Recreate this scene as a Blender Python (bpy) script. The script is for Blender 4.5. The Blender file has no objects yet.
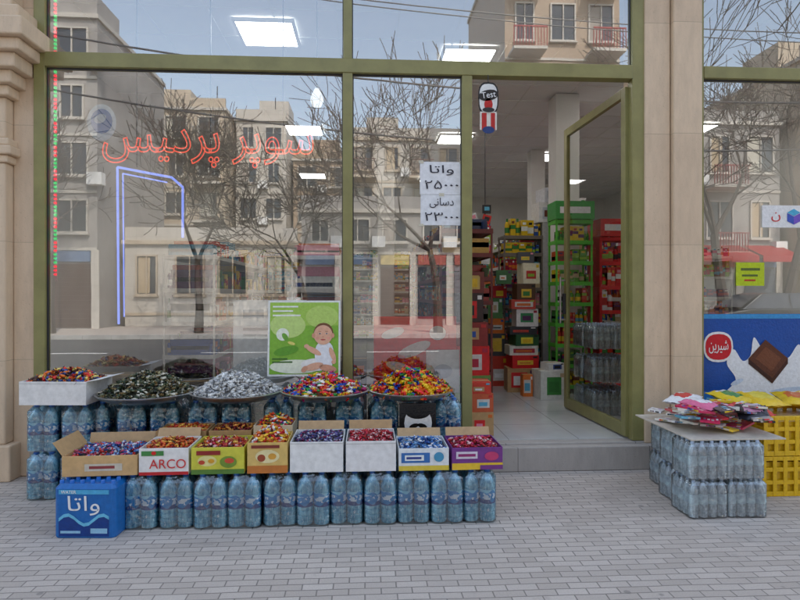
import bpy, math, random
from mathutils import Vector, Matrix, Euler
random.seed(7)
R=random.random
def U(a,b): return a+(b-a)*random.random()
def S(r,g,b):
    def f(c):
        c/=255.0
        return c/12.92 if c<=0.04045 else ((c+0.055)/1.055)**2.4
    return (f(r),f(g),f(b))
scene=bpy.context.scene
# ------------------------------------------------------------ node helpers
def newmat(name):
    m=bpy.data.materials.new(name); m.use_nodes=True
    nt=m.node_tree; nt.nodes.clear()
    out=nt.nodes.new('ShaderNodeOutputMaterial')
    return m,nt,out
def lk(nt,a,b): nt.links.new(a,b)
def math_(nt,op,a,b=None,c=None):
    n=nt.nodes.new('ShaderNodeMath'); n.operation=op
    for i,v in enumerate((a,b,c)):
        if v is None: continue
        if isinstance(v,(int,float)): n.inputs[i].default_value=v
        else: lk(nt,v,n.inputs[i])
    return n.outputs[0]
def mixc(nt,fac,a,b,mode='MIX'):
    n=nt.nodes.new('ShaderNodeMix'); n.data_type='RGBA'; n.blend_type=mode
    for s,v in ((n.inputs[0],fac),(n.inputs[6],a),(n.inputs[7],b)):
        if isinstance(v,(int,float)): s.default_value=v
        elif isinstance(v,tuple): s.default_value=(*v[:3],1)
        else: lk(nt,v,s)
    return n.outputs[2]
def noise_(nt,scale,detail=4,rough=.55,vec=None):
    n=nt.nodes.new('ShaderNodeTexNoise'); n.inputs['Scale'].default_value=scale
    n.inputs['Detail'].default_value=detail; n.inputs['Roughness'].default_value=rough
    if vec is not None: lk(nt,vec,n.inputs['Vector'])
    return n.outputs['Fac']
def coord(nt,kind='Object'):
    return nt.nodes.new('ShaderNodeTexCoord').outputs[kind]
def ramp(nt,fac,a,b):
    n=nt.nodes.new('ShaderNodeMapRange'); n.inputs[1].default_value=a; n.inputs[2].default_value=b
    lk(nt,fac,n.inputs[0]); return n.outputs[0]
def bump_(nt,h,strength=.3,dist=.01):
    n=nt.nodes.new('ShaderNodeBump'); n.inputs['Strength'].default_value=strength
    n.inputs['Distance'].default_value=dist; lk(nt,h,n.inputs['Height']); return n.outputs[0]
def princ(nt,out,col,rough=.5,metal=0,normal=None):
    p=nt.nodes.new('ShaderNodeBsdfPrincipled')
    if isinstance(col,tuple): p.inputs['Base Color'].default_value=(*col[:3],1)
    else: lk(nt,col,p.inputs['Base Color'])
    if isinstance(rough,(int,float)): p.inputs['Roughness'].default_value=rough
    else: lk(nt,rough,p.inputs['Roughness'])
    p.inputs['Metallic'].default_value=metal
    if normal is not None: lk(nt,normal,p.inputs['Normal'])
    lk(nt,p.outputs[0],out.inputs[0]); return p
def pmat(name,col,rough=.5,metal=0,var=.15,nscale=8,bump=0,bscale=60):
    m,nt,out=newmat(name)
    co=coord(nt)
    n=noise_(nt,nscale,4,.6,co)
    d=tuple(c*(1-var) for c in col); l=tuple(min(1,c*(1+var)) for c in col)
    c=mixc(nt,ramp(nt,n,.3,.7),d,l)
    nm=None
    if bump: nm=bump_(nt,noise_(nt,bscale,3,.6,co),bump,.01)
    princ(nt,out,c,rough,metal,nm); return m
def colmat(name,rough=.45,var=.12,nscale=25,bump=0,bscale=80,metal=0):
    m,nt,out=newmat(name)
    a=nt.nodes.new('ShaderNodeAttribute'); a.attribute_name='Col'
    co=coord(nt); n=ramp(nt,noise_(nt,nscale,3,.6,co),.3,.7)
    c=mixc(nt,math_(nt,'MULTIPLY',n,var*2),a.outputs['Color'],(.25,.24,.22),'MULTIPLY')
    nm=bump_(nt,noise_(nt,bscale,2,.6,co),bump,.01) if bump else None
    princ(nt,out,c,rough,metal,nm); return m
def emat(name,col,st,sample=True):
    m,nt,out=newmat(name); e=nt.nodes.new('ShaderNodeEmission')
    e.inputs[0].default_value=(*col,1); e.inputs[1].default_value=st
    lk(nt,e.outputs[0],out.inputs[0])
    if not sample:
        try: m.cycles.emission_sampling='NONE'
        except Exception: pass
    return m
def glassmat(name,tint,base,edge,rough=0.0,bump=0,bscale=2,dist=.002):
    m,nt,out=newmat(name)
    t=nt.nodes.new('ShaderNodeBsdfTransparent'); t.inputs[0].default_value=(*tint,1)
    g=nt.nodes.new('ShaderNodeBsdfGlossy'); g.inputs['Roughness'].default_value=rough
    g.inputs[0].default_value=(.97,.98,1,1)
    lw=nt.nodes.new('ShaderNodeFresnel'); lw.inputs[0].default_value=1.5
    f=math_(nt,'MULTIPLY_ADD',lw.outputs[0],edge,base); f=math_(nt,'MINIMUM',f,.95)
    if bump:
        b=bump_(nt,noise_(nt,bscale,2,.5,coord(nt)),bump,dist); lk(nt,b,g.inputs['Normal'])
    mx=nt.nodes.new('ShaderNodeMixShader'); lk(nt,f,mx.inputs[0]); lk(nt,t.outputs[0],mx.inputs[1]); lk(nt,g.outputs[0],mx.inputs[2])
    lk(nt,mx.outputs[0],out.inputs[0]); return m
# ------------------------------------------------------------ materials
def stone_mat(name,c1,c2,bw=.6,bh=.45,joint=.35,ms=.004):
    m,nt,out=newmat(name); co=coord(nt)
    mp=nt.nodes.new('ShaderNodeSeparateXYZ'); lk(nt,co,mp.inputs[0])
    cb=nt.nodes.new('ShaderNodeCombineXYZ')
    lk(nt,math_(nt,'ADD',mp.outputs[0],mp.outputs[1]),cb.inputs[0]); lk(nt,mp.outputs[2],cb.inputs[1])
    br=nt.nodes.new('ShaderNodeTexBrick'); lk(nt,cb.outputs[0],br.inputs['Vector'])
    br.inputs['Scale'].default_value=1; br.inputs['Brick Width'].default_value=bw; br.inputs['Row Height'].default_value=bh
    br.inputs['Mortar Size'].default_value=ms; br.offset=0.0
    br.inputs['Color1'].default_value=(*c1,1); br.inputs['Color2'].default_value=(*c2,1)
    br.inputs['Mortar'].default_value=(*[c*joint for c in c1],1)
    st=nt.nodes.new('ShaderNodeMapping'); st.inputs['Scale'].default_value=(6,6,1.6); lk(nt,co,st.inputs[0])
    n1=ramp(nt,noise_(nt,3,5,.65,st.outputs[0]),.35,.7)
    n2=ramp(nt,noise_(nt,60,2,.6,co),.6,.8)
    n3=ramp(nt,noise_(nt,1.2,3,.6,co),.4,.7)
    c=mixc(nt,math_(nt,'MULTIPLY',n1,.36),br.outputs['Color'],tuple(x*.64 for x in c2))
    c=mixc(nt,math_(nt,'MULTIPLY',n2,.28),c,tuple(x*.45 for x in c2))
    c=mixc(nt,math_(nt,'MULTIPLY',n3,.25),c,tuple(min(1,x*1.15) for x in c1))
    h=math_(nt,'SUBTRACT',math_(nt,'MULTIPLY',n1,-.3),math_(nt,'ADD',br.outputs['Fac'],n2))
    princ(nt,out,c,.5,0,bump_(nt,h,.35,.004)); return m
M_stone=stone_mat('travertine',(.70,.535,.37),(.64,.48,.33),7.3,.93,.55,.002)
M_stone2=stone_mat('granite_step',(.42,.38,.34),(.38,.34,.30),1.1,.5)
M_brickwall=stone_mat('brick_wall_cladding',(.42,.33,.24),(.36,.28,.2),.22,.075,.7)
M_plasterw=pmat('white_plaster',(.74,.73,.70),.8,0,.08,1.5,.2)
M_frame=pmat('olive_frame_paint',(.25,.23,.085),.35,0,.14,6)
M_white=pmat('white_paint',(.78,.78,.76),.6,0,.05,3)
M_ceil=pmat('ceiling_board',(.80,.80,.80),.8,0,.04,2)
M_dark=pmat('dark_metal',(.03,.03,.035),.4,0,.2,5)
M_steel=pmat('steel_tray',(.45,.44,.42),.3,.9,.3,14,.2,40)
M_col=colmat('printed_card',.5,.13)
M_gloss=colmat('printed_plastic',.22,.12,40,.25,60)
M_foil=colmat('wrapper_foil',.25,.08,90,.4,160,.2)
def tile_floor():
    m,nt,out=newmat('shop_floor_tile'); co=coord(nt)
    br=nt.nodes.new('ShaderNodeTexBrick'); lk(nt,co,br.inputs['Vector']); br.offset=0
    br.inputs['Scale'].default_value=1; br.inputs['Brick Width'].default_value=.6; br.inputs['Row Height'].default_value=.6
    br.inputs['Mortar Size'].default_value=.004
    br.inputs['Color1'].default_value=(.60,.60,.58,1); br.inputs['Color2'].default_value=(.55,.55,.53,1); br.inputs['Mortar'].default_value=(.3,.3,.29,1)
    c=mixc(nt,math_(nt,'MULTIPLY',ramp(nt,noise_(nt,2,5,.6,co),.4,.7),.35),br.outputs[0],(.36,.34,.31))
    princ(nt,out,c,.14); return m
M_tile=tile_floor()
def paving():
    m,nt,out=newmat('paving_blocks'); co=coord(nt)
    wv=nt.nodes.new('ShaderNodeTexNoise'); wv.inputs['Scale'].default_value=3; wv.inputs['Detail'].default_value=2; lk(nt,co,wv.inputs['Vector'])
    sc=nt.nodes.new('ShaderNodeVectorMath'); sc.operation='MULTIPLY_ADD'; sc.inputs[1].default_value=(.016,.016,0); lk(nt,wv.outputs['Color'],sc.inputs[0]); lk(nt,co,sc.inputs[2])
    br=nt.nodes.new('ShaderNodeTexBrick'); lk(nt,sc.outputs[0],br.inputs['Vector']); br.offset=.5
    br.inputs['Scale'].default_value=1; br.inputs['Brick Width'].default_value=.155; br.inputs['Row Height'].default_value=.058
    br.inputs['Mortar Size'].default_value=.004; br.inputs['Mortar Smooth'].default_value=.5
    br.inputs['Color1'].default_value=(.50,.43,.37,1); br.inputs['Color2'].default_value=(.64,.56,.49,1); br.inputs['Mortar'].default_value=(.23,.20,.175,1)
    big=ramp(nt,noise_(nt,.7,6,.68,co),.35,.7); sp=ramp(nt,noise_(nt,110,2,.7,co),.45,.75)
    c=mixc(nt,math_(nt,'MULTIPLY',big,.42),br.outputs['Color'],(.40,.345,.30))
    c=mixc(nt,math_(nt,'MULTIPLY',sp,.28),c,(.28,.245,.22))
    st=ramp(nt,noise_(nt,5,4,.7,co),.60,.72); c=mixc(nt,math_(nt,'MULTIPLY',st,.35),c,(.23,.20,.18))
    vo=nt.nodes.new('ShaderNodeTexVoronoi'); vo.inputs['Scale'].default_value=2.3; lk(nt,co,vo.inputs['Vector'])
    gum=nt.nodes.new('ShaderNodeMapRange'); gum.inputs[1].default_value=.05; gum.inputs[2].default_value=.035; lk(nt,vo.outputs['Distance'],gum.inputs[0])
    c=mixc(nt,math_(nt,'MULTIPLY',gum.outputs[0],.5),c,(.14,.13,.12))
    h=math_(nt,'SUBTRACT',math_(nt,'MULTIPLY',sp,-.25),br.outputs['Fac'])
    princ(nt,out,c,.7,0,bump_(nt,h,.6,.006)); return m
M_pave=paving()
M_asph=pmat('asphalt',(.09,.087,.085),.85,0,.25,1.2,.5,150)
M_earth=pmat('ground_earth',(.16,.14,.11),.9,0,.25,.4)
M_kerb=pmat('kerb_concrete',(.38,.37,.35),.8,0,.2,3,.3)
M_paint=pmat('road_paint',(.7,.7,.68),.7,0,.2,4)
M_glass=glassmat('shop_glass',(.88,.92,.91),.27,.9,0,.14,1.3,.002)
M_dglass=glassmat('door_glass',(.93,.95,.94),.03,.5)
M_film=glassmat('shrink_film',(.90,.97,1),.11,.9,.07,1.0,30,.014)
M_winglass=pmat('window_dark_glass',(.05,.06,.075),.08,0,.3,.6)
M_bark=pmat('bark',(.085,.068,.055),.9,0,.3,10,.5)
# ------------------------------------------------------------ mesh builder
class MB:
    def __init__(s): s.v=[];s.f=[];s.m=[];s.c=[];s.mats=[]
    def mi(s,mat):
        if mat not in s.mats: s.mats.append(mat)
        return s.mats.index(mat)
    def add(s,vs,fs,mat,col=(1,1,1)):
        o=len(s.v); s.v.extend(vs); k=s.mi(mat)
        for f in fs: s.f.append(tuple(i+o for i in f)); s.m.append(k); s.c.append(col)
    def box(s,x0,x1,y0,y1,z0,z1,mat,col=(1,1,1),M=None):
        vs=[Vector(p) for p in ((x0,y0,z0),(x1,y0,z0),(x1,y1,z0),(x0,y1,z0),(x0,y0,z1),(x1,y0,z1),(x1,y1,z1),(x0,y1,z1))]
        if M is not None: vs=[M@p for p in vs]
        s.add([tuple(p) for p in vs],[(0,3,2,1),(4,5,6,7),(0,1,5,4),(1,2,6,5),(2,3,7,6),(3,0,4,7)],mat,col)
    def poly(s,vs,mat,col=(1,1,1)): s.add([tuple(p) for p in vs],[tuple(range(len(vs)))],mat,col)
    def rect(s,x0,x1,z0,z1,y,mat,col=(1,1,1)):
        s.poly([(x0,y,z0),(x1,y,z0),(x1,y,z1),(x0,y,z1)],mat,col)
    def ell(s,cx,cz,rx,rz,y,mat,col=(1,1,1),n=20,rot=0,k=2):
        vs=[]
        for i in range(n):
            a=2*math.pi*i/n; px=rx*math.copysign(abs(math.cos(a))**(2/k),math.cos(a)); pz=rz*math.copysign(abs(math.sin(a))**(2/k),math.sin(a))
            vs.append((cx+px*math.cos(rot)-pz*math.sin(rot),y,cz+px*math.sin(rot)+pz*math.cos(rot)))
        s.poly(vs,mat,col)
    def cyl(s,p0,p1,r0,r1,n,mat,col=(1,1,1),cap=True):
        p0=Vector(p0);p1=Vector(p1); d=(p1-p0)
        if d.length<1e-6: return
        d.normalize(); a=d.orthogonal().normalized(); b=d.cross(a)
        vs=[]
        for p,r in ((p0,r0),(p1,r1)):
            for i in range(n):
                t=2*math.pi*i/n; vs.append(tuple(p+a*(r*math.cos(t))+b*(r*math.sin(t))))
        fs=[(i,(i+1)%n,n+(i+1)%n,n+i) for i in range(n)]
        if cap: fs+= [tuple(range(n-1,-1,-1)),tuple(range(n,2*n))]
        s.add(vs,fs,mat,col)
    def lathe(s,prof,cx,cy,cz,n,mats):
        base=[]
        for r,z,k in prof:
            base.append([(cx+r*math.cos(2*math.pi*i/n),cy+r*math.sin(2*math.pi*i/n),cz+z) for i in range(n)])
        for j in range(len(prof)-1):
            mat,col=mats[prof[j+1][2]]
            s.add(base[j]+base[j+1],[(i,(i+1)%n,n+(i+1)%n,n+i) for i in range(n)],mat,col)
    def rprism(s,cx,cy,w,d,z0,z1,rad,mat,col=(1,1,1),inset=0,top=True,seg=4):
        def ring(k,z):
            vs=[];ww=w/2-k;dd=d/2-k;r=max(rad-k*.3,.004)
            for sx,sy,a0 in ((1,1,0),(-1,1,90),(-1,-1,180),(1,-1,270)):
                for i in range(seg+1):
                    a=math.radians(a0+90*i/seg); vs.append((cx+sx*(ww-r)+r*math.cos(a),cy+sy*(dd-r)+r*math.sin(a),z))
            return vs
        n=(seg+1)*4
        zs=[(0.004,z0),(0,z0+.01),(0,z1-max(.012,inset*1.3)),(inset,z1)]
        rings=[ring(k,z) for k,z in zs]
        for a,b in zip(rings,rings[1:]): s.add(a+b,[(i,(i+1)%n,n+(i+1)%n,n+i) for i in range(n)],mat,col)
        if top: s.add(rings[-1],[tuple(range(n))],mat,col)
    def build(s,name,parent=None,loc=(0,0,0),rot=(0,0,0),smooth=False,bevel=0,mesh_only=False):
        me=bpy.data.meshes.new(name); me.from_pydata(s.v,[],s.f)
        for m in s.mats: me.materials.append(m)
        me.polygons.foreach_set('material_index',s.m)
        ca=me.color_attributes.new('Col','FLOAT_COLOR','CORNER'); buf=[]
        for f,c in zip(s.f,s.c): buf.extend([c[0],c[1],c[2],1.0]*len(f))
        ca.data.foreach_set('color',buf)
        if smooth:
            me.polygons.foreach_set('use_smooth',[True]*len(s.f))
        me.update()
        if mesh_only: return me
        ob=put(me,name,parent,loc,rot)
        if bevel:
            b=ob.modifiers.new('bevel','BEVEL'); b.width=bevel; b.segments=2; b.limit_method='ANGLE'; b.angle_limit=math.radians(40)
        return ob
def put(me,name,parent=None,loc=(0,0,0),rot=(0,0,0)):
    ob=bpy.data.objects.new(name,me); scene.collection.objects.link(ob)
    ob.location=loc; ob.rotation_euler=rot
    if parent: ob.parent=parent
    return ob
def empty(name,loc=(0,0,0)):
    ob=bpy.data.objects.new(name,None); scene.collection.objects.link(ob); ob.location=loc; return ob
def text(body,name,parent,x,y,z,w,h,mat,outline=0,rot=(math.pi/2,0,0),extrude=.0008):
    cu=bpy.data.curves.new(name,'FONT'); cu.body=body; cu.align_x='CENTER'; cu.align_y='CENTER'; cu.size=1; cu.resolution_u=4
    if outline: cu.fill_mode='NONE'; cu.bevel_depth=.001; cu.bevel_resolution=0
    ob=bpy.data.objects.new(name,cu); scene.collection.objects.link(ob)
    bpy.context.view_layer.update()
    d=ob.dimensions; sx=w/max(d.x,.01); sy=h/max(d.y,.01)
    bb=[Vector(c) for c in ob.bound_box]; cx=(min(b.x for b in bb)+max(b.x for b in bb))/2; cy=(min(b.y for b in bb)+max(b.y for b in bb))/2
    if outline: cu.bevel_depth=outline/min(sx,sy)
    else: cu.extrude=extrude
    cu.materials.append(mat)
    ob.scale=(sx,sy,1 if not outline else min(sx,sy)); ob.rotation_euler=rot
    off=Euler(rot).to_matrix()@Vector((cx*sx,cy*sy,0))
    ob.location=Vector((x,y,z))-off
    if parent: ob.parent=parent
    return ob
FA_SUPER='\uFEB2\uFBFF\uFEA9\uFEAE\uFB58 \uFEAE\uFB58\uFEEE\uFEB3'
FA_WATA='\uFE8E\uFE97\uFE8D\uFEED'
FA_DAS='\uFBFD\uFEE7\uFE8E\uFEB3\uFEA9'
# ============================================================ SETTING
g=MB(); g.poly([(-300,-300,-.16),(300,-300,-.16),(300,300,-.16),(-300,300,-.16)],M_earth); g.build('ground')
r=MB(); r.poly([(-150,-16.2,-.15),(150,-16.2,-.15),(150,-6.3,-.15),(-150,-6.3,-.15)],M_asph); r.build('road')
r=MB()
for i in range(-20,20): r.box(i*4.5,i*4.5+2,-11.3,-11.18,-.15,-.144,M_paint)
r.build('road_marking')
p=MB(); p.poly([(-60,-6.15,0),(60,-6.15,0),(60,.2,0),(-60,.2,0)],M_pave)
p.build('pavement')
p=MB(); p.poly([(-60,-22,0),(60,-22,0),(60,-16.35,0),(-60,-16.35,0)],M_pave); p.build('pavement')
for y0 in (-6.3,-16.35):
    k=MB()
    for i in range(-60,60): k.box(i*1.0+.004,i*1.0+.996,y0,y0+.15,-.2,.004,M_kerb)
    k.build('kerb',bevel=.012)

# ------------------------------------------------------------ shop building
shop=empty('shop_building')
b=MB()
b.box(-3.3,6.6,.06,11,.05,.22,M_tile); b.build('shop_floor',shop)
b=MB(); b.box(-2.66,2.34,-.05,.06,.0,.215,M_stone2); b.box(.80,2.60,-.13,-.05,.0,.2,M_stone2)
b.build('entrance_step',shop,bevel=.008)
b=MB(); b.box(-3.3,6.6,.08,11,4.12,4.2,M_ceil)
b.build('ceiling',shop)
b=MB()
for i in range(1,17):
    b.box(-3.3,6.6,.08+i*.6,.08+i*.6+.02,4.108,4.121,M_white)
for i in range(1,17): b.box(-3.3+i*.6,-3.28+i*.6,.1,11,4.112,4.122,M_white)
b.build('ceiling_grid',shop)
b=MB(); b.box(-3.45,-3.3,.06,11,0,4.2,M_plasterw); b.box(6.6,6.75,.06,11,0,4.2,M_plasterw); b.box(-3.45,6.75,11,11.2,0,4.2,M_plasterw)
b.build('inner_walls',shop)
b=MB(); b.box(-11,11,0,11.2,4.45,7.6,M_brickwall); b.box(-11,11,-.12,.3,7.6,7.9,M_stone)
for fl in (5.3,):
    for cx in (-9,-6.5,-4,-1.2,1.2,3.8,6.5,9):
        b.box(cx-.7,cx+.7,-.06,.0,fl-.08,fl,M_stone); b.box(cx-.62,cx+.62,-.015,0,fl,fl+1.4,M_winglass)
        for e in (cx-.66,cx-.02,cx+.62): b.box(e,e+.05,-.045,-.016,fl,fl+1.45,M_white)
        b.box(cx-.66,cx+.67,-.05,-.002,fl+1.4,fl+1.48,M_white)
b.build('upper_storeys',shop)
b=MB(); b.box(-11,11,-.14,.3,4.2,4.45,M_stone); b.box(-11,11,-.2,-.14,4.36,4.44,M_stone); b.build('lintel_band',shop,bevel=.01)
b=MB(); b.box(-11,-3.46,.0,.3,0,4.2,M_stone); b.box(4.9,11,0,.3,0,4.2,M_stone); b.box(-9,-5,-.03,0,.1,3,M_dark); b.box(6,9,-.03,0,.1,3,M_dark)
b.build('side_walls',shop)
b=MB()
def blk(xr,yf,z0,z1,xl=-3.5): b.box(xl,xr,yf,.1,z0,z1,M_stone)
blk(-2.74,-.16,0,.28); blk(-2.80,-.12,.28,2.47)
blk(-2.775,-.135,2.47,2.53); blk(-2.74,-.16,2.53,2.60); blk(-2.765,-.145,2.60,2.66)
blk(-2.80,-.12,2.66,2.98); blk(-2.75,-.17,2.98,3.06)
blk(-2.70,-.22,3.06,3.16); blk(-2.64,-.28,3.16,3.27); blk(-2.58,-.33,3.27,3.36); blk(-2.53,-.38,3.36,3.50)
blk(-2.60,-.30,3.50,3.62); blk(-2.72,-.18,3.62,4.2)
b.box(-2.80,-2.63,-.02,.1,0,4.2,M_stone)
b.build('pilaster_left',shop,bevel=.012)
b=MB()
b.box(2.325,2.545,-.06,.35,.2,4.2,M_stone); b.box(2.552,2.80,-.10,.35,.0,4.2,M_stone); b.box(2.32,2.552,-.05,.35,0,.2,M_stone2)
b.build('pilaster_right',shop,bevel=.01)
b=MB(); b.box(4.6,5.1,-.1,.35,0,4.2,M_stone); b.build('pilaster_end',shop,bevel=.01)
b=MB(); b.box(2.80,4.6,-.02,.1,0,.34,M_stone2); b.box(-2.63,.84,-.03,.1,.2151,.27,M_stone2); b.build('window_sills',shop,bevel=.006)
b=MB()
F=M_frame
def mem(x0,x1,z0,z1,d=.045): b.box(x0,x1,-d,d,z0,z1,F)
mem(-2.63,-2.545,.27,4.2); mem(-.195,-.115,.27,3.255); mem(-.19,-.12,3.37,4.2); mem(.785,.87,.22,3.255); mem(2.225,2.325,.22,4.2)
mem(-2.545,2.225,3.255,3.37,.05)
mem(-2.545,-.195,.27,.35); mem(-.115,.785,.27,.35)
mem(-2.545,2.225,4.12,4.2,.04)
mem(2.80,2.845,.34,4.2); mem(2.845,4.6,3.275,3.375,.05); mem(2.845,4.6,.34,.42)
b.build('window_frames',shop,bevel=.004)
b=MB()
for x0,x1,z0,z1 in ((-2.545,-.195,.35,3.255),(-.115,.785,.35,3.255),(-2.545,-.19,3.37,4.12),(-.12,2.225,3.37,4.12),(2.845,4.6,.42,3.275),(2.845,4.6,3.375,4.2)):
    for q in ((x0,x0+.008,z0,z1),(x1-.008,x1,z0,z1),(x0+.008,x1-.008,z0,z0+.008),(x0+.008,x1-.008,z1-.008,z1)):
        b.box(q[0],q[1],-.012,.012,q[2],q[3],M_dark)
b.build('gaskets',shop)
for i,(x0,x1,z0,z1) in enumerate(((-2.545,-.195,.35,3.255),(-.115,.785,.35,3.255),(-2.545,-.19,3.37,4.12),(-.12,2.225,3.37,4.12),(2.845,4.6,.42,3.275),(2.845,4.6,3.375,4.2))):
    b=MB(); b.rect(x0+.002,x1-.002,z0+.002,z1-.002,0,M_glass); b.build('glass_pane',shop)
door=empty('shop_door',(2.215,.03,.235)); door.parent=shop; door.rotation_euler=(0,0,math.radians(-87))
b=MB(); W=1.33;H=2.98
b.box(-W,-W+.075,-.02,.02,0,H,F); b.box(-.075,0,-.02,.02,0,H,F); b.box(-W+.075,-.075,-.02,.02,H-.08,H,F); b.box(-W+.075,-.075,-.02,.02,0,.11,F)
b.box(-W+.02,-W+.06,-.05,-.02,1.0,1.22,M_dark); b.cyl((-W+.04,-.075,.9),(-W+.04,-.075,1.4),.012,.012,8,M_steel)
b.box(-W+.03,-W+.05,-.075,-.02,.93,.95,M_steel); b.box(-W+.03,-W+.05,-.075,-.02,1.35,1.37,M_steel)
b.build('leaf_frame',door,bevel=.004)
b=MB(); b.rect(-W+.075,-.075,.11,H-.08,0,M_dglass); b.build('leaf_glass',door)
# ------------------------------------------------------------ ceiling lights
M_panel=emat('led_panel',(1,.97,.92),15)
for x,y in ((-1.0,1.15),(1.12,1.65),(1.5,5.0),(-1.0,4.6),(3.6,2.6),(3.6,6.2),(1.5,8.4),(-1.2,8.2),(5.2,4.2)):
    b=MB(); b.box(x-.27,x+.27,y-.27,y+.27,4.085,4.10,M_panel)
    for q in ((x-.3,x-.27,y-.3,y+.3),(x+.27,x+.3,y-.3,y+.3),(x-.27,x+.27,y-.3,y-.27),(x-.27,x+.27,y+.27,y+.3)): b.box(q[0],q[1],q[2],q[3],4.075,4.108,M_white)
    b.build('ceiling_light_panel')
b=MB(); b.cyl((-.45,.5,4.1),(-.45,.5,3.33),.004,.004,6,M_dark)
b.lathe([(.012,.2,0),(.02,.17,0),(.055,.1,1),(.06,.06,1),(.04,.01,1),(0.001,0,1)],-.45,.5,3.14,14,{0:(M_white,(1,1,1)),1:(emat('bulb',(1,1,1),1.0,False),(1,1,1))})
b.build('hanging_bulb',smooth=True)
# ------------------------------------------------------------ interior
PAL=[S(200,40,35),S(230,190,40),S(60,130,60),S(40,80,160),S(235,235,230),S(220,110,40),S(120,60,40),S(240,150,170),S(30,30,35),S(150,190,60),S(90,170,200),S(180,30,60),S(205,180,140),S(90,40,90),S(240,240,240)]
def products(b,x0,x1,y0,y1,z,h,pal,axis='x'):
    L0,L1=(x0,x1) if axis=='x' else (y0,y1)
    t=L0+.01
    while t<L1-.03:
        w=U(.03,.10); w=min(w,L1-t-.005); hh=h*U(.45,.95); c=random.choice(pal); c2=random.choice(PAL); n=random.choice((1,2,2,3,4))
        for j in range(n):
            if t+w>L1: break
            kind=random.random()<.35
            if axis=='x': q=(t+.002,t+w-.002,y0+.01+U(0,.03),y1-.01)
            else: q=(x0+.01+U(0,.03),x1-.01-U(0,.015),t+.002,t+w-.002)
            if kind and w<.09:
                cx=(q[0]+q[1])/2; cy=(q[2]+q[3])/2; rr=min(w/2-.002,.045)
                yy=q[2]+rr if axis=='x' else cy; xx=cx if axis=='x' else q[0]+rr
                b.cyl((xx,yy,z),(xx,yy,z+hh*.7),rr,rr,10,M_gloss,c); b.cyl((xx,yy,z+hh*.7),(xx,yy,z+hh*.82),rr,rr*.5,8,M_gloss,c); b.cyl((xx,yy,z+hh*.82),(xx,yy,z+hh),rr*.45,rr*.4,8,M_gloss,c2)
                b.cyl((xx,yy,z+hh*.2),(xx,yy,z+hh*.5),rr+.002,rr+.002,10,M_gloss,c2,cap=False)
                if axis=='y': b.cyl((q[1]-rr,yy,z),(q[1]-rr,yy,z+hh*.75),rr,rr,10,M_gloss,c)
            else:
                b.box(q[0],q[1],q[2],q[3],z,z+hh,M_gloss,c)
                zz=z+hh*U(.2,.5); e=.0025
                b.box(q[0]-e*(axis!='x'),q[1]+e*(axis!='x'),q[2]-e*(axis=='x'),q[3],zz,zz+hh*U(.15,.4),M_gloss,c2)
                if axis=='x': b.rect(q[0]+w*.2,q[1]-w*.25,z+hh*.72,z+hh*.86,q[2]-.003,M_gloss,random.choice(PAL))
            t+=w
        t+=U(0,.008)
def shelf(name,x0,x1,y0,y1,h,lv,axis,fc,z0=.22,pal=PAL,side=False,head=None):
    b=MB(); d=.02
    for x in (x0,x1-d):
        for y in (y0,y1-d): b.box(x,x+d,y,y+d,z0,z0+h,M_col,fc)
    if side: b.box(x0-.012,x0-.002,y0,y1,z0,z0+h,M_col,fc); b.box(x1+.002,x1+.012,y0,y1,z0,z0+h,M_col,fc)
    if head: b.box(x0-.012,x1+.012,y0-.03,y1,z0+h,z0+h+.22,M_gloss,head); b.rect(x0+.04,x1-.04,z0+h+.07,z0+h+.15,y0-.032,M_gloss,S(240,240,240))
    st=(h-.12)/lv
    for i in range(lv+1):
        z=z0+.1+i*st
        b.box(x0+d,x1-d,y0+.004,y1-.004,z-.02,z,M_col,fc)
        b.box(x0+d,x1-d,y0-.006,y0+.003,z-.035,z+.012,M_col,fc)
        if not side: b.box(x0-.006,x0,y0,y1,z-.035,z+.012,M_col,fc); b.box(x1,x1+.006,y0,y1,z-.035,z+.012,M_col,fc)
        if i<lv: products(b,x0+d,x1-d,y0+d,y1-d,z,st-.04,random.choices(pal,k=6),axis)
        elif h<2.12: products(b,x0+d,x1-d,y0+d,y1-d,z+.001,U(.15,.3),random.choices(pal,k=4),axis)
    return b.build(name)
W_=S(215,212,205); GR=S(90,190,60); RD=S(220,25,28)
DK=[S(110,60,40),S(60,50,45),S(170,50,40),S(205,160,70),S(130,30,35),S(220,210,190),S(70,80,50),S(40,60,100)]
shelf('product_shelf',.80,1.38,1.5,6.2,1.95,7,'y',S(120,50,42),pal=DK)
shelf('product_shelf',-2.4,-1.8,2.2,6.5,1.7,4,'y',W_)
shelf('product_shelf',-.9,-.3,2.2,6.5,1.7,4,'y',W_)
shelf('wall_shelf',-3.0,6.4,10.5,10.9,2.5,8,'x',W_)
shelf('product_shelf',2.2,2.75,3.6,6.6,2.0,6,'y',W_)
shelf('product_shelf',1.90,2.45,3.15,3.5,2.05,8,'x',S(120,110,100))
shelf('snack_rack',2.32,2.78,2.2,2.5,2.15,8,'x',GR,pal=[S(90,160,50),S(235,235,230),S(235,200,40),S(200,60,40),S(60,110,60)],head=S(60,160,70))
shelf('drinks_cooler',2.92,3.42,2.3,2.7,1.95,6,'x',RD,pal=[RD,S(240,200,60),S(120,20,20),S(240,240,240),RD,S(230,60,40)],side=True,head=RD)
shelf('product_shelf',3.7,4.3,3.2,8.5,1.9,5,'y',W_)
shelf('product_shelf',5.0,6.4,5.0,5.5,1.9,5,'x',W_)
shelf('product_shelf',1.62,2.02,7.4,7.8,1.9,7,'x',S(150,140,130))
b=MB(); b.box(2.50,2.82,2.75,3.07,.22,4.11,M_plasterw); b.build('interior_pillar',bevel=.01)
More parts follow.
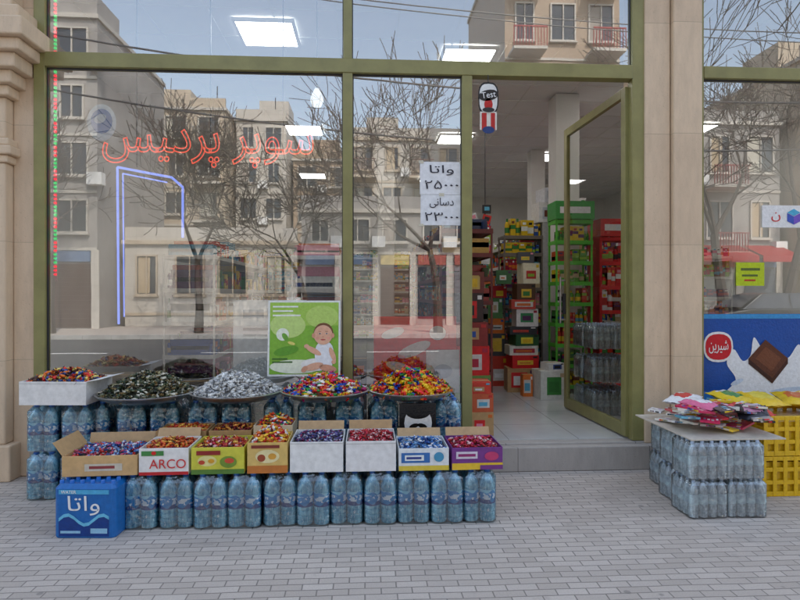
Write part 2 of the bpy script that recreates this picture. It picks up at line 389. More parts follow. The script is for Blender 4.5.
b=MB(); b.box(3.02,3.28,5.7,5.96,.22,4.11,M_plasterw); b.build('interior_pillar',bevel=.01)
b=MB(); b.box(0.2,.5,5.7,6,.22,4.11,M_plasterw); b.build('interior_pillar',bevel=.01)
def boxstack(name,lst):
    b=MB()
    for x,y,z,w,d,h,rz,c,c2 in lst:
        M=Matrix.Translation((x,y,z))@Matrix.Rotation(math.radians(rz),4,'Z')
        b.box(-w/2,w/2,-d/2,d/2,0,h,M_col,c,M)
        a0=U(-.4,-.2);a1=U(.15,.4); k0=U(.12,.3); k1=U(.55,.85)
        b.box(w*a0,w*a1,-d/2-.002,-d/2,h*k0,h*k1,M_col,c2,M); b.box(w*(a0+.08),w*(a1-.1),-d/2-.004,-d/2-.002,h*(k0+.1),h*(k1-.15),M_col,random.choice(PAL),M)
        b.box(w*.28,w*.44,-d/2-.003,-d/2-.001,h*.78,h*.92,M_col,random.choice(PAL),M)
        b.box(-w/2,w/2,-.025,.025,h,h+.002,M_col,S(190,160,110),M)
    return b.build(name,bevel=.003)
KR=S(190,150,100)
boxstack('carton_stack',[(2.16,2.0,.22,.30,.3,.33,4,S(235,235,225),S(70,150,70)),(1.95,2.5,.22,.36,.3,.30,-5,KR,RD),(1.98,2.5,.52,.34,.28,.16,3,RD,S(240,200,60)),(1.97,2.52,.68,.36,.28,.12,0,S(230,225,210),S(180,40,60)),
 (2.0,2.5,.80,.3,.26,.14,6,S(40,90,50),S(235,220,60)),(1.97,2.5,.94,.34,.26,.10,-4,S(35,35,40),S(210,60,40)),(2.02,2.52,1.04,.28,.22,.22,2,S(240,235,230),S(60,150,90)),(1.98,2.5,1.26,.3,.24,.12,-7,S(200,60,40),W_),(2.0,2.5,1.38,.24,.2,.2,4,S(90,60,40),S(230,190,60)),(1.93,2.12,.22,.12,.12,.26,0,S(230,120,40),W_),
 (1.74,3.0,.22,.26,.3,.4,3,S(200,60,40),W_),(1.75,3.0,.62,.24,.26,.3,-6,S(60,60,65),S(230,190,60)),(1.73,3.02,.92,.22,.24,.2,4,S(230,120,40),W_),(1.74,3.02,1.12,.2,.2,.28,-8,S(80,140,70),S(240,240,230)),(1.77,3.0,1.4,.2,.2,.16,10,S(200,40,50),S(240,210,60)),(2.2,1.98,.55,.2,.2,.09,12,S(240,240,235),S(60,90,160)),
 (1.80,2.75,1.58,.2,.2,.18,-12,S(60,110,60),S(240,240,230)),(2.06,2.5,1.58,.22,.2,.26,8,S(240,230,200),S(200,50,50)),(2.02,2.5,1.84,.2,.18,.14,-9,S(70,70,75),S(230,190,60))])
boxstack('carton_stack',[(2.55,3.3,2.45,.34,.3,.28,4,S(235,235,235),S(200,205,215)),(2.92,3.3,2.45,.3,.3,.34,-4,S(235,235,235),S(180,190,210)),(2.6,3.3,2.73,.3,.3,.2,8,S(225,228,235),S(200,205,215)),(2.75,3.3,.3,.6,.3,2.15,0,S(190,190,188),S(180,180,180))])
boxstack('carton_stack',[(.99,.32,.22,.22,.26,.2,0,KR,RD),(1.0,.34,.42,.20,.24,.16,3,S(200,90,50),W_),(.99,.33,.58,.20,.22,.1,-4,S(210,60,40),KR)])
boxstack('carton_stack',[(1.08,1.2,.22,.36,.3,.4,0,S(110,150,70),W_),(1.07,1.2,.62,.34,.3,.3,4,RD,W_),(1.08,1.2,.92,.32,.28,.24,-3,S(140,40,35),KR),(1.06,1.25,1.16,.28,.26,.3,0,S(60,40,35),RD),(1.07,1.24,1.46,.26,.24,.22,6,S(120,50,40),S(200,170,90))])
b=MB()
for (hx,hy) in ((1.52,2.6),(1.50,3.4),(1.9,4.4)):
    b.cyl((hx,hy,4.1),(hx,hy,1.5),.004,.004,5,M_dark)
    for i in range(9):
        M=Matrix.Translation((hx+U(-.02,.02),hy-.02,1.5+i*.13))@Matrix.Rotation(U(-.3,.3),4,'Y'); c=random.choice(PAL)
        b.box(-.055,.055,-.012,.012,-.055,.055,M_gloss,c,M); b.box(-.03,.035,-.0145,-.012,-.02,.03,M_gloss,random.choice(PAL),M)
b.build('hanging_snack_strips',bevel=.004)
b=MB(); b.box(.06,.76,.10,.12,.62,1.26,M_col,S(245,15,20))
for e in ((.22,1.12,.1,.04,.3),(.40,.98,.15,.05,.4),(.60,1.12,.07,.06,0),(.28,.83,.12,.04,-.3),(.62,.85,.08,.05,.5),(.5,.72,.15,.03,0)):
    b.ell(e[0],e[1],e[2],e[3],.097,M_col,S(250,245,240),rot=e[4])
b.build('promotional_board')
b=MB(); b.box(-1.10,-.5,.07,.085,.6,1.40,M_col,S(250,250,250)); b.rect(-1.02,-.85,1.25,1.32,.068,M_col,S(150,170,190)); b.rect(-1.02,-.80,1.15,1.17,.068,M_col,S(120,120,125)); b.rect(-1.02,-.82,1.10,1.12,.068,M_col,S(120,120,125)); b.build('white_display_board')
b=MB(); b.box(.50,.78,.06,.075,.62,.98,M_col,S(250,250,248)); b.ell(.64,.8,.08,.06,.057,M_col,S(200,205,215)); b.build('white_display_board')
boxstack('display_boxes',[(-2.2,.6,.22,.5,.4,.5,0,S(140,120,90),W_),(-1.6,.7,.22,.5,.4,.42,5,S(90,80,70),KR),(-.2,.9,.22,.4,.4,.6,0,S(60,60,60),W_)])
# ------------------------------------------------------------ neon and stickers
M_nred=emat('neon_red',(1,.13,.08),1.3,False); M_nblue=emat('neon_blue',(.28,.36,1),1.5,False)
neon=empty('neon_sign')
text(FA_SUPER,'neon_lettering',neon,-1.31,.12,2.66,1.72,.31,M_nred,outline=.0048)
b=MB()
for x in (-1.9,-1.3,-.7): b.box(x-.004,x+.004,.13,.138,2.5,4.1,M_dark)
b.build('hanging_wires',neon)
nb=empty('neon_tube_sign')
b=MB()
pts=[(-2.05,1.2),(-2.06,2.50),(-1.62,2.42),(-1.53,2.34),(-1.53,1.92)]
for a,c in zip(pts,pts[1:]): b.cyl((a[0],.14,a[1]),(c[0],.14,c[1]),.010,.010,8,M_nblue)
pts=[(-2.01,1.26),(-2.02,2.45),(-1.66,2.38)]
for a,c in zip(pts,pts[1:]): b.cyl((a[0],.15,a[1]),(c[0],.15,c[1]),.006,.006,8,M_nblue)
b.build('tube',nb)
b=MB(); er=emat('led_red',(1,.03,.06),1.6,False); eg=emat('led_green',(.05,.8,.2),1.1,False)
z=1.6; i=0
while z<4.05:
    e=er if (i//3)%2==0 else eg
    b.box(-2.514,-2.496,.03,.045,z,z+.016,e); z+=.032; i+=1
b.box(-2.515,-2.495,.046,.05,1.55,4.08,M_white)
b.build('led_strip_light')
b=MB(); b.ell(-2.13,2.83,.115,.15,.012,M_gloss,S(235,242,246)); b.ell(-2.13,2.84,.085,.10,.010,M_gloss,S(50,120,200)); b.ell(-2.14,2.86,.05,.035,.008,M_gloss,S(235,240,245),rot=.5)
b.build('round_window_sticker')
M_ink=pmat('black_ink',(.015,.015,.03),.5,0,.1,4); M_inkr=pmat('red_ink',(.6,.03,.03),.5,0,.1,4); M_inkw=pmat('white_ink',(.8,.8,.8),.5,0,.03,4)
ps=empty('paper_price_sign')
b=MB(); b.box(.44,.80,-.008,-.005,2.275,2.545,M_col,S(240,241,243)); b.box(.445,.795,-.010,-.0085,2.02,2.272,M_col,S(236,238,241))
for q in ((.43,.47,2.53,2.555),(.77,.81,2.53,2.555),(.6,.64,2.26,2.285),(.43,.47,2.01,2.03)): b.box(q[0],q[1],-.012,-.011,q[2],q[3],M_gloss,S(215,210,190))
b.build('sheets',ps)
text(FA_WATA,'line_1',ps,.62,-.012,2.475,.20,.085,M_ink); text('\u06F2\u06F5\u06F0\u06F0\u06F0','line_2',ps,.62,-.012,2.355,.28,.07,M_ink)
text(FA_DAS,'line_3',ps,.62,-.014,2.205,.2,.085,M_ink); text('\u06F2\u06F3\u06F0\u06F0\u06F0','line_4',ps,.62,-.014,2.09,.28,.07,M_ink)
ts=empty('hanging_drink_sign')
b=MB()
b.ell(1.0,3.06,.085,.135,-.062,M_gloss,S(25,25,28),k=3,rot=0); b.ell(1.0,3.06,.075,.12,-.065,M_gloss,S(235,235,232),k=3); b.ell(1.0,3.085,.083,.045,-.068,M_gloss,S(25,25,28),rot=.2)
b.ell(1.0,3.01,.035,.05,-.068,M_gloss,S(190,30,30)); b.ell(1.0,2.965,.05,.02,-.07,M_gloss,S(40,40,45))
b.box(.93,1.07,-.064,-.060,2.80,2.95,M_gloss,S(230,225,215)); b.box(.945,.985,-.067,-.0645,2.80,2.94,M_gloss,S(190,35,35)); b.box(1.02,1.055,-.067,-.0645,2.80,2.94,M_gloss,S(190,35,35)); b.ell(1.0,2.80,.05,.03,-.068,M_gloss,S(30,60,120))
b.cyl((1.0,-.055,3.19),(1.0,-.052,3.26),.003,.003,5,M_dark)
b.build('board',ts); text('Test','lettering',ts,1.0,-.072,3.088,.12,.05,M_inkw,rot=(math.pi/2,-.15,0))
sg=empty('white_shop_sign')
b=MB(); b.box(3.38,3.92,-.012,-.006,2.02,2.21,M_gloss,S(240,240,240))
c0=(3.66,2.115)
b.poly([(c0[0]-.06,-.014,c0[1]+.03),(c0[0],-.014,c0[1]),(c0[0],-.014,c0[1]-.07),(c0[0]-.06,-.014,c0[1]-.04)],M_gloss,S(60,90,190))
b.poly([(c0[0],-.014,c0[1]),(c0[0]+.06,-.014,c0[1]+.03),(c0[0]+.06,-.014,c0[1]-.04),(c0[0],-.014,c0[1]-.07)],M_gloss,S(120,90,200))
b.poly([(c0[0]-.06,-.014,c0[1]+.034),(c0[0],-.014,c0[1]+.004),(c0[0]+.06,-.014,c0[1]+.034),(c0[0],-.014,c0[1]+.066)],M_gloss,S(80,180,220))
b.build('panel',sg); text('\u0646','lettering',sg,3.50,-.014,2.11,.08,.08,M_inkr); text('WOOD','lettering_small',sg,3.82,-.014,2.11,.16,.05,M_inkr)
b=MB(); b.box(3.15,3.40,-.010,-.006,1.52,1.72,M_gloss,S(190,210,40)); b.rect(3.19,3.36,1.65,1.672,-.012,M_gloss,S(90,110,50)); b.rect(3.2,3.34,1.60,1.617,-.012,M_gloss,S(90,110,50)); b.rect(3.22,3.32,1.56,1.575,-.012,M_gloss,S(190,60,40)); b.build('window_sticker')
# ---- chocolate poster
cp=empty('chocolate_poster')
b=MB(); b.box(2.85,4.45,-.016,-.008,.50,1.28,M_gloss,S(20,80,165)); b.box(2.85,4.45,-.018,-.0165,.50,.62,M_gloss,S(40,120,200)); b.box(2.852,4.448,-.0185,-.0165,1.24,1.278,M_gloss,S(60,150,210))
def smooth(pts,n=5):
    out=[];L=len(pts)
    for i in range(L):
        p0,p1,p2,p3=[Vector(pts[(i+k)%L]) for k in (-1,0,1,2)]
        for j in range(n):
            t=j/n; out.append(tuple(.5*((2*p1)+(-p0+p2)*t+(2*p0-5*p1+4*p2-p3)*t*t+(-p0+3*p1-3*p2+p3)*t*t*t)))
    return out
splash=smooth([(3.05,.60),(3.14,.72),(3.06,.86),(3.12,.98),(3.20,.88),(3.27,.93),(3.30,1.08),(3.38,.98),(3.50,.96),(3.60,.90),(3.70,1.02),(3.76,.90),(3.88,.98),(3.95,.84),(4.12,.90),(4.2,.7),(4.1,.56),(3.8,.60),(3.5,.54),(3.25,.58)])
b.poly([(x,-.020,z) for x,z in splash],M_gloss,S(238,240,243))
b.ell(3.15,.70,.06,.02,-.022,M_gloss,S(205,218,235),rot=.4); b.ell(3.6,.63,.16,.02,-.022,M_gloss,S(200,215,232),rot=.1)
b.poly([(3.25,-.024,.90),(3.40,-.024,1.06),(3.60,-.024,.90),(3.46,-.024,.73)],M_gloss,S(95,50,30)); b.poly([(3.25,-.024,.90),(3.46,-.024,.73),(3.46,-.024,.685),(3.25,-.024,.855)],M_gloss,S(58,26,18)); b.poly([(3.46,-.024,.73),(3.60,-.024,.90),(3.60,-.024,.855),(3.46,-.024,.685)],M_gloss,S(70,34,22))
b.poly([(3.31,-.0255,.90),(3.40,-.0255,1.0),(3.54,-.0255,.90),(3.455,-.0255,.79)],M_gloss,S(120,68,42))
b.ell(2.985,1.0,.13,.13,-.022,M_gloss,S(240,240,240),k=2.5); b.ell(2.985,1.0,.115,.11,-.024,M_gloss,S(205,25,40),k=2.5)
b.build('print',cp); text('\uFEE6\uFEF3\uFEAE\uFBFF\uFEB7','logo',cp,2.985,-.026,1.0,.17,.11,M_inkw)
# ---- baby poster leaning in front of the glass
bp=empty('baby_poster',(-.497,-.16,.80)); bp.rotation_euler=(math.radians(-6),0,math.radians(0))
b=MB()
b.box(-.287,.287,0,.012,0,.60,M_gloss,S(240,240,235)); b.rect(-.272,.272,.015,.585,-.002,M_gloss,S(130,185,60))
b.rect(-.272,.272,.40,.585,-.003,M_gloss,S(165,205,85)); b.ell(-.13,.40,.14,.10,-.0042,M_gloss,S(195,222,130)); b.ell(.14,.47,.13,.09,-.0042,M_gloss,S(185,215,110))
b.ell(-.06,.075,.21,.055,-.0046,M_gloss,S(235,240,215)); b.ell(-.14,.20,.10,.035,-.005,M_gloss,S(95,160,45),rot=.2); b.ell(-.17,.33,.05,.05,-.0052,M_gloss,S(240,245,225)); b.ell(-.15,.31,.02,.035,-.0056,M_gloss,S(110,170,60),rot=.6); b.ell(-.10,.26,.03,.012,-.0056,M_gloss,S(235,225,120),rot=-.3)
for i,(zx,w) in enumerate(((.545,.20),(.51,.16),(.475,.22),(.13,.12),(.105,.16))): b.rect(-.25,-.25+w,zx,zx+.012,-.0055,M_gloss,S(245,248,235) if i<3 else S(60,110,40))
SK=S(232,178,148); SKd=S(216,156,126)
b.ell(.10,.09,.125,.05,-.006,M_gloss,S(240,238,232))
b.ell(.16,.17,.075,.105,-.0065,M_gloss,S(238,240,243),k=2.4)
b.ell(.075,.20,.07,.022,-.0075,M_gloss,SK,rot=-.5); b.ell(.02,.235,.02,.017,-.008,M_gloss,SK)
b.ell(.225,.17,.06,.02,-.0075,M_gloss,SK,rot=-1.2); b.ell(.235,.11,.018,.016,-.008,M_gloss,SK)
b.ell(.08,.075,.075,.028,-.0085,M_gloss,SK,rot=.25); b.ell(.005,.055,.03,.02,-.009,M_gloss,SKd,rot=.8); b.ell(.19,.06,.07,.028,-.0085,M_gloss,SKd,rot=-.2)
b.ell(.153,.340,.078,.082,-.009,M_gloss,S(120,80,52)) ; b.ell(.15,.325,.074,.078,-.0095,M_gloss,SK); b.ell(.075,.32,.014,.02,-.0097,M_gloss,SKd); b.ell(.226,.32,.014,.02,-.0097,M_gloss,SKd)
for ex in (.125,.178): b.ell(ex,.335,.009,.006,-.0105,M_gloss,S(240,238,235)); b.ell(ex,.335,.005,.006,-.011,M_gloss,S(40,28,22)); b.ell(ex,.352,.013,.002,-.011,M_gloss,S(150,105,75))
b.ell(.15,.31,.008,.006,-.0105,M_gloss,SKd); b.ell(.15,.287,.020,.006,-.0105,M_gloss,S(190,85,80)); b.ell(.108,.30,.014,.011,-.0102,M_gloss,S(235,165,142)); b.ell(.193,.30,.014,.011,-.0102,M_gloss,S(235,165,142))
b.build('print',bp)

# ============================================================ water bottles
def petmat(name,dark,lite,sc=1.0):
    m,nt,out=newmat(name); co=coord(nt)
    mp=nt.nodes.new('ShaderNodeMapping'); mp.inputs['Scale'].default_value=(60*sc,60*sc,14*sc); lk(nt,co,mp.inputs[0])
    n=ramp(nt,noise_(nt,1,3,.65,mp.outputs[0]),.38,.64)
    c=mixc(nt,n,dark,lite)  # opaque body: light and dark streaks of see-through water painted into the colour
    hl=ramp(nt,noise_(nt,2.1,2,.6,mp.outputs[0]),.62,.68); c=mixc(nt,math_(nt,'MULTIPLY',hl,.8),c,(.93,.96,.98))  # highlights painted into the base colour as near-white noise patches
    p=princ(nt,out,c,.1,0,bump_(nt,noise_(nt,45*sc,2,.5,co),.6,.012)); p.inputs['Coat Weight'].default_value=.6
    return m
def labelmat():
    m,nt,out=newmat('bottle_label'); co=coord(nt)
    s=nt.nodes.new('ShaderNodeSeparateXYZ'); lk(nt,co,s.inputs[0])
    z=s.outputs[2]
    wv=math_(nt,'MULTIPLY',math_(nt,'SINE',math_(nt,'MULTIPLY',math_(nt,'ADD',s.outputs[0],s.outputs[1]),70)),.012)
    f=ramp(nt,math_(nt,'ADD',z,wv),.136,.141)
    c=mixc(nt,f,(.01,.05,.24),(.03,.28,.60))
    f2=ramp(nt,math_(nt,'ADD',z,math_(nt,'MULTIPLY',wv,-.8)),.194,.198); c=mixc(nt,f2,c,(.40,.75,.88))
    mp=nt.nodes.new('ShaderNodeMapping'); mp.inputs['Scale'].default_value=(48,48,46); lk(nt,co,mp.inputs[0])
    bl=ramp(nt,noise_(nt,1,1,.4,mp.outputs[0]),.53,.56)
    band=math_(nt,'MULTIPLY',math_(nt,'GREATER_THAN',z,.146),math_(nt,'LESS_THAN',z,.184))
    c=mixc(nt,math_(nt,'MULTIPLY',bl,band),c,(.88,.9,.92))
    princ(nt,out,c,.2,0,bump_(nt,noise_(nt,40,2,.5,co),.4,.01)); return m
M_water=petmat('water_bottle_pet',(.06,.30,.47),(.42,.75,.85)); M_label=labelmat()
M_cap=pmat('bottle_cap_blue',(.03,.18,.62),.35,0,.1,5); M_capw=pmat('bottle_cap_white',(.5,.6,.75),.35,0,.1,5)
M_clear=petmat('clear_bottle_pet',(.38,.42,.45),(.82,.85,.87),1.3)
def bottle(b,cx,cy,cz,R0,H0,wm,lm,cm,n=14):
    k=H0
    P=[(R0*.7,0,'w'),(R0*.95,.02*k,'w'),(R0,.05*k,'w')]
    for j in range(3):
        z=.08+.09*j; P+= [(R0,z*k,'w'),(R0*.92,(z+.02)*k,'w'),(R0,(z+.04)*k,'w')]
    P+=[(R0,.355*k,'w'),(R0*1.01,.36*k,'l'),(R0*1.01,.62*k,'l'),(R0*.95,.625*k,'w'),(R0,.66*k,'w'),(R0*.95,.72*k,'w'),(R0*.75,.80*k,'w'),(R0*.42,.88*k,'w'),(R0*.30,.91*k,'w'),(R0*.30,.93*k,'w'),(R0*.36,.935*k,'c'),(R0*.36,.995*k,'c'),(0.001,1*k,'c')]
    b.lathe(P,cx,cy,cz,n,{'w':(wm,(1,1,1)),'l':(lm,(1,1,1)),'c':(cm,(1,1,1))})
def packmesh(nx,ny,R0,H0,wm,lm,cm,film,name):
    b=MB(); p=R0*2+.001
    for i in range(nx):
        for j in range(ny): bottle(b,(i-(nx-1)/2)*p,(j-(ny-1)/2)*p,.002,R0,H0,wm,lm,cm)
    b.rprism(0,0,nx*p+.006,ny*p+.006,0,H0*.97,R0*.8,film,inset=R0*.55)
    return b.build(name,mesh_only=True,smooth=True)
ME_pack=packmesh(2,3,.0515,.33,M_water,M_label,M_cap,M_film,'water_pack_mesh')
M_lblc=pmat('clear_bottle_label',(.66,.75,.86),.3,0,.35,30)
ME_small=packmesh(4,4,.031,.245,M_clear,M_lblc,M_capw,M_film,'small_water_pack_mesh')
def pack(x,y,z,rz=0,me=None): return put(me or ME_pack,'water_bottle_pack',None,(x,y,z),(0,0,math.radians(rz)))
for i in range(11): pack(-1.395+i*.212,-.985+U(-.012,.012),.001,U(-3,3)+(180 if i%2 else 0))
xs=[-1.98,-1.70,-1.47,-1.20,-.96,-.66,-.42,-.12,.12,.38,.62]
for x in xs:
    pack(x,-.32,.001,U(-3,3)); pack(x+U(-.015,.015),-.32,.335,U(-4,4)+180*(R()<.5))
for x in (-2.29,-2.06):
    pack(x,-.42,.001,U(-3,3)); pack(x,-.41,.335,U(-3,3))
pack(-1.84,-.70,.001,2); pack(-1.62,-.67,.001,1)
vp=empty('printed_water_multipack',(-1.665,-1.10,0)); vp.rotation_euler=(0,0,math.radians(-4))
b=MB()
for i in range(6):
    for j in range(4): b.cyl((-.155+i*.062,-.1+j*.066,.28),(-.155+i*.062,-.1+j*.066,.333),.014,.012,8,M_cap)
b.rprism(0,0,.37,.28,0,.318,.035,M_gloss,S(25,105,180),inset=.02)
b.build('wrap',vp,smooth=False)
b=MB()
vs=[(-.150+.03*i,.10+.03*math.sin(i*.9)) for i in range(11)]
b.poly([(x,-.1415,.012) for x,z in (vs[0],vs[-1])]+[(x,-.1415,z) for x,z in reversed(vs)],M_gloss,S(15,60,135))
b.poly([(x,-.1425,z+.0) for x,z in vs]+[(x,-.1425,z+.02) for x,z in reversed(vs)],M_gloss,S(110,195,230))
b.rect(-.15,.15,.262,.288,-.1425,M_gloss,S(80,175,220)); b.rect(-.14,-.02,.03,.045,-.1425,M_gloss,S(150,200,230)); b.rect(.04,.14,.03,.06,-.1425,M_gloss,S(150,200,230))
b.build('wrap_print',vp)
text(FA_WATA,'lettering',vp,.0,-.144,.195,.19,.115,M_inkw)
text('WATER','lettering_small',vp,-.09,-.144,.275,.09,.018,M_inkw)
for (x,y) in ((2.21,-1.04),(2.465,-1.04),(2.26,-.78),(2.515,-.78),(2.33,-.50),(2.585,-.50)):
    for t in range(2): pack(x+U(-.01,.01),y+U(-.01,.01),.001+t*.248,U(-4,4),ME_small)
for t in range(3):
    for x,y in ((2.40,1.05),(2.61,1.05),(2.40,1.36),(2.61,1.36)):
        pack(x,y,.222+t*.335,U(-4,4),ME_small)
# ============================================================ candies
def candy_mass(b,pts,size,pal,long=1.0,mat=None):
    mat=mat or M_foil
    prof=[(-.95,.55),(-.62,.14),(-.5,.42),(0,.52),(.5,.42),(.62,.14),(.95,.55)]
    n=6
    for p in pts:
        M=Matrix.Translation(p)@Euler((U(0,6.3),U(-.5,.5),U(0,6.3))).to_matrix().to_4x4()
        L=size*long*U(.85,1.15); r=size*U(.85,1.1)
        vs=[]
        for x,q in prof:
            for i in range(n):
                a=2*math.pi*i/n
                flat=.35 if abs(x)>.9 else .75
                vs.append(tuple(M@Vector((x*L,q*r*math.cos(a),q*r*flat*math.sin(a)))))
        fs=[]
        for j in range(len(prof)-1):
            fs+=[(j*n+i,j*n+(i+1)%n,(j+1)*n+(i+1)%n,(j+1)*n+i) for i in range(n)]
        c=random.choice(pal); c2=random.choice(pal) if R()<.3 else c; v=U(.8,1.15)
        cc=tuple(min(1,k*v) for k in c); cd=tuple(min(1,k*v) for k in c2)
        o=len(b.v); b.v.extend(vs); k=b.mi(mat)
        for t_,f in enumerate(fs):
            b.f.append(tuple(i+o for i in f)); b.m.append(k); b.c.append(cc if 12<=t_<24 else cd)
def tray(x,y,z,R0,h,pal,size,N,under,long=1.0):
    b=MB()
    b.lathe([(0.001,.004,0),(R0*.75,.004,0),(R0*.93,.03,0),(R0,.055,0),(R0+.012,.052,0),(R0+.010,.046,0),(R0*.94,.022,0),(R0*.76,-.002,0),(0.001,-.002,0)],x,y,z,40,{0:(M_steel,(1,1,1))})
    dome=[(R0*.90*t,.03+(h-.02)*(1-t**1.7),0) for t in (1,.85,.7,.55,.4,.25,.1,0.003)]
    b.lathe(dome,x,y,z,24,{0:(M_col,under)})
    pts=[]
    for i in range(N):
        rr=math.sqrt(R()); a=U(0,6.283)
        bumpy=.018*math.sin(a*3+x*7)*math.sin(rr*5)
        pts.append(Vector((x+R0*.93*rr*math.cos(a),y+R0*.93*rr*math.sin(a),z+.035+h*(1-rr**1.7)+bumpy*(1-rr)+U(-.008,.014))))
    candy_mass(b,pts,size,pal,long)
    return b.build('candy_tray',smooth=False)
G1=[S(60,62,40),S(35,35,28),S(165,155,115),S(95,100,70),S(215,210,190),S(50,70,45),S(120,95,50)]
SV=[S(225,225,222),S(190,190,190),S(240,238,232),S(165,165,167),S(205,200,190)]
MC=[S(235,40,35),S(250,210,30),S(40,150,60),S(30,90,195),S(245,120,25),S(190,35,110),S(245,240,230)]
OR=[S(245,110,25),S(230,35,40),S(250,205,30),S(30,75,185),S(245,140,30),S(50,150,60),S(150,40,90),S(250,210,60)]
tray(-1.60,-.43,.685,.345,.15,G1,.019,1100,S(50,50,35))
tray(-.955,-.43,.685,.33,.145,SV,.019,1100,S(150,150,150))
tray(-.31,-.43,.685,.32,.12,MC,.024,700,S(120,70,40),1.3)
tray(.335,-.43,.685,.315,.15,OR,.030,560,S(150,70,30),1.3)
def carton(x0,x1,y0,y1,z,h,col,pal,size=.017,N=220,prints=(),mound=.02,flaps=(),under=(.1,.08,.07),long=1.0,inner=None,txt=None,rz=0):
    w=x1-x0; d=y1-y0; t=.005
    e=empty('candy_carton',((x0+x1)/2,(y0+y1)/2,z)); e.rotation_euler=(0,0,math.radians(rz or U(-1.2,1.2)))
    b=MB(); ic=inner or S(195,160,115)
    X,Y=w/2-.004,d/2
    b.box(-X,X,-Y,-Y+t,0,h,M_col,col); b.box(-X,X,Y-t,Y,0,h,M_col,col); b.box(-X,-X+t,-Y+t,Y-t,0,h,M_col,col); b.box(X-t,X,-Y+t,Y-t,0,h,M_col,col); b.box(-X+t,X-t,-Y+t,Y-t,0.002,.008,M_col,ic)
    for f,ang in flaps:
        L=.10
        if f=='L': M=Matrix.Translation((-X,0,h))@Matrix.Rotation(math.radians(-ang),4,'Y'); b.box(-.003,0,-Y+.01,Y-.01,0,L,M_col,ic,M)
        if f=='R': M=Matrix.Translation((X,0,h))@Matrix.Rotation(math.radians(ang),4,'Y'); b.box(0,.003,-Y+.01,Y-.01,0,L,M_col,ic,M)
        if f=='B': M=Matrix.Translation((0,Y,h))@Matrix.Rotation(math.radians(-ang),4,'X'); b.box(-X+.01,X-.01,0,.003,0,L*.6,M_col,ic,M)
    for j,(kind,a,c_,e_,f_,cc) in enumerate(prints):
        yy=-Y-.0015-.0008*j
        if kind=='r': b.rect(-X+a*2*X,-X+c_*2*X,e_*h,f_*h,yy,M_col,cc)
        else: b.ell(-X+a*2*X,e_*h,c_*2*X,f_*h,yy,M_col,cc)
    b.build('box',e,bevel=.0015)
    b=MB(); zz=h-.03
    nx,ny=8,8
    vs=[]
    for i in range(nx+1):
        for j in range(ny+1):
            u=i/nx*2-1;v=j/ny*2-1
            vs.append((u*(X-t-.001),v*(Y-t-.001),zz+mound*(1-u*u)*(1-v*v)))
    b.add(vs,[(i*(ny+1)+j,(i+1)*(ny+1)+j,(i+1)*(ny+1)+j+1,i*(ny+1)+j+1) for i in range(nx) for j in range(ny)],M_col,under)
    pts=[]
    for i in range(N):
        u=U(-1,1);v=U(-1,1)
        pts.append(Vector((u*(X-.018),v*(Y-.018),zz+.012+mound*1.3*(1-u*u)*(1-v*v)+U(-.006,.014))))
    candy_mass(b,pts,size,pal,long)
    b.build('candies',e)
    if txt: text(txt[0],'lettering',e,txt[1]*w-w/2,-Y-.0035-.0008*len(prints),txt[2]*h,txt[3]*w,txt[4]*h,txt[5])
    return e
WC=S(240,238,234); zt=.337
BL=[S(70,120,190),S(40,70,140),S(210,90,120),S(230,230,235),S(120,160,210)]
RDP=[S(180,25,50),S(210,45,70),S(130,20,35),S(235,190,190),S(200,60,50)]
PU=[S(70,70,130),S(100,90,150),S(50,60,90),S(200,200,215),S(150,50,90)]
ORD=[S(210,70,30),S(225,110,40),S(170,35,30),S(235,185,80)]
carton(-1.86,-1.41,-1.14,-.78,zt,.125,S(215,175,120),BL+[S(220,70,60)],N=340,flaps=(('L',35),('B',20)),prints=(('r',.3,.8,.25,.6,S(215,205,185)),('r',.36,.7,.36,.5,S(150,60,60))),rz=2)
carton(-1.40,-1.095,-1.14,-.84,zt,.165,WC,ORD,N=200,prints=(('r',0,1,.0,.12,S(200,35,40)),('r',.05,.5,.72,.9,S(70,140,70)),('e',.3,.05,.82,.07,RD)),txt=('ARCO',.58,.42,.72,.34,M_inkr),flaps=(('B',30),))
carton(-1.085,-.755,-1.14,-.84,zt,.165,S(215,210,70),ORD+RDP,N=220,prints=(('r',0,1,.0,.18,S(90,130,50)),('e',.3,.18,.5,.2,S(235,225,150)),('e',.7,.16,.45,.22,S(120,150,50)),('e',.72,.09,.5,.1,S(215,80,50)),('r',.1,.55,.72,.88,S(150,40,35)),('e',.2,.06,.45,.08,S(200,70,40)),('e',.38,.06,.5,.08,S(220,160,40))))
carton(-.745,-.49,-1.14,-.84,zt,.19,S(225,190,110),[S(215,40,45),S(240,235,230),S(245,200,60),S(230,120,50)],size=.021,N=190,mound=.06,prints=(('r',0,1,.0,.25,S(200,120,50)),('e',.5,.3,.55,.22,S(240,225,170)),('e',.35,.1,.5,.12,S(160,70,40)),('e',.62,.1,.55,.1,S(220,160,60)),('r',.1,.8,.82,.92,S(130,50,40))))
carton(-.48,-.142,-1.14,-.80,zt,.19,S(236,236,234),PU,N=300,size=.014,mound=.02,flaps=(('B',25),),prints=(('r',.0,1,.93,.96,S(205,205,205)),))
carton(-.134,.188,-1.14,-.80,zt,.19,S(234,233,232),RDP,N=280,size=.015,mound=.02,flaps=(('B',15),),prints=(('r',.0,1,.90,.93,S(208,206,204)),))
carton(.197,.522,-1.14,-.82,zt,.14,S(232,236,238),[S(60,120,190),S(120,170,215),S(30,60,130),S(235,235,240)],N=260,size=.016,prints=(('r',0,1,.0,.22,S(225,200,70)),('r',.05,.62,.35,.8,S(50,110,180)),('e',.8,.1,.6,.22,S(70,150,190)),('r',.12,.5,.45,.7,S(235,240,240)),('r',.15,.45,.52,.62,S(40,60,140))),flaps=(('B',35),))
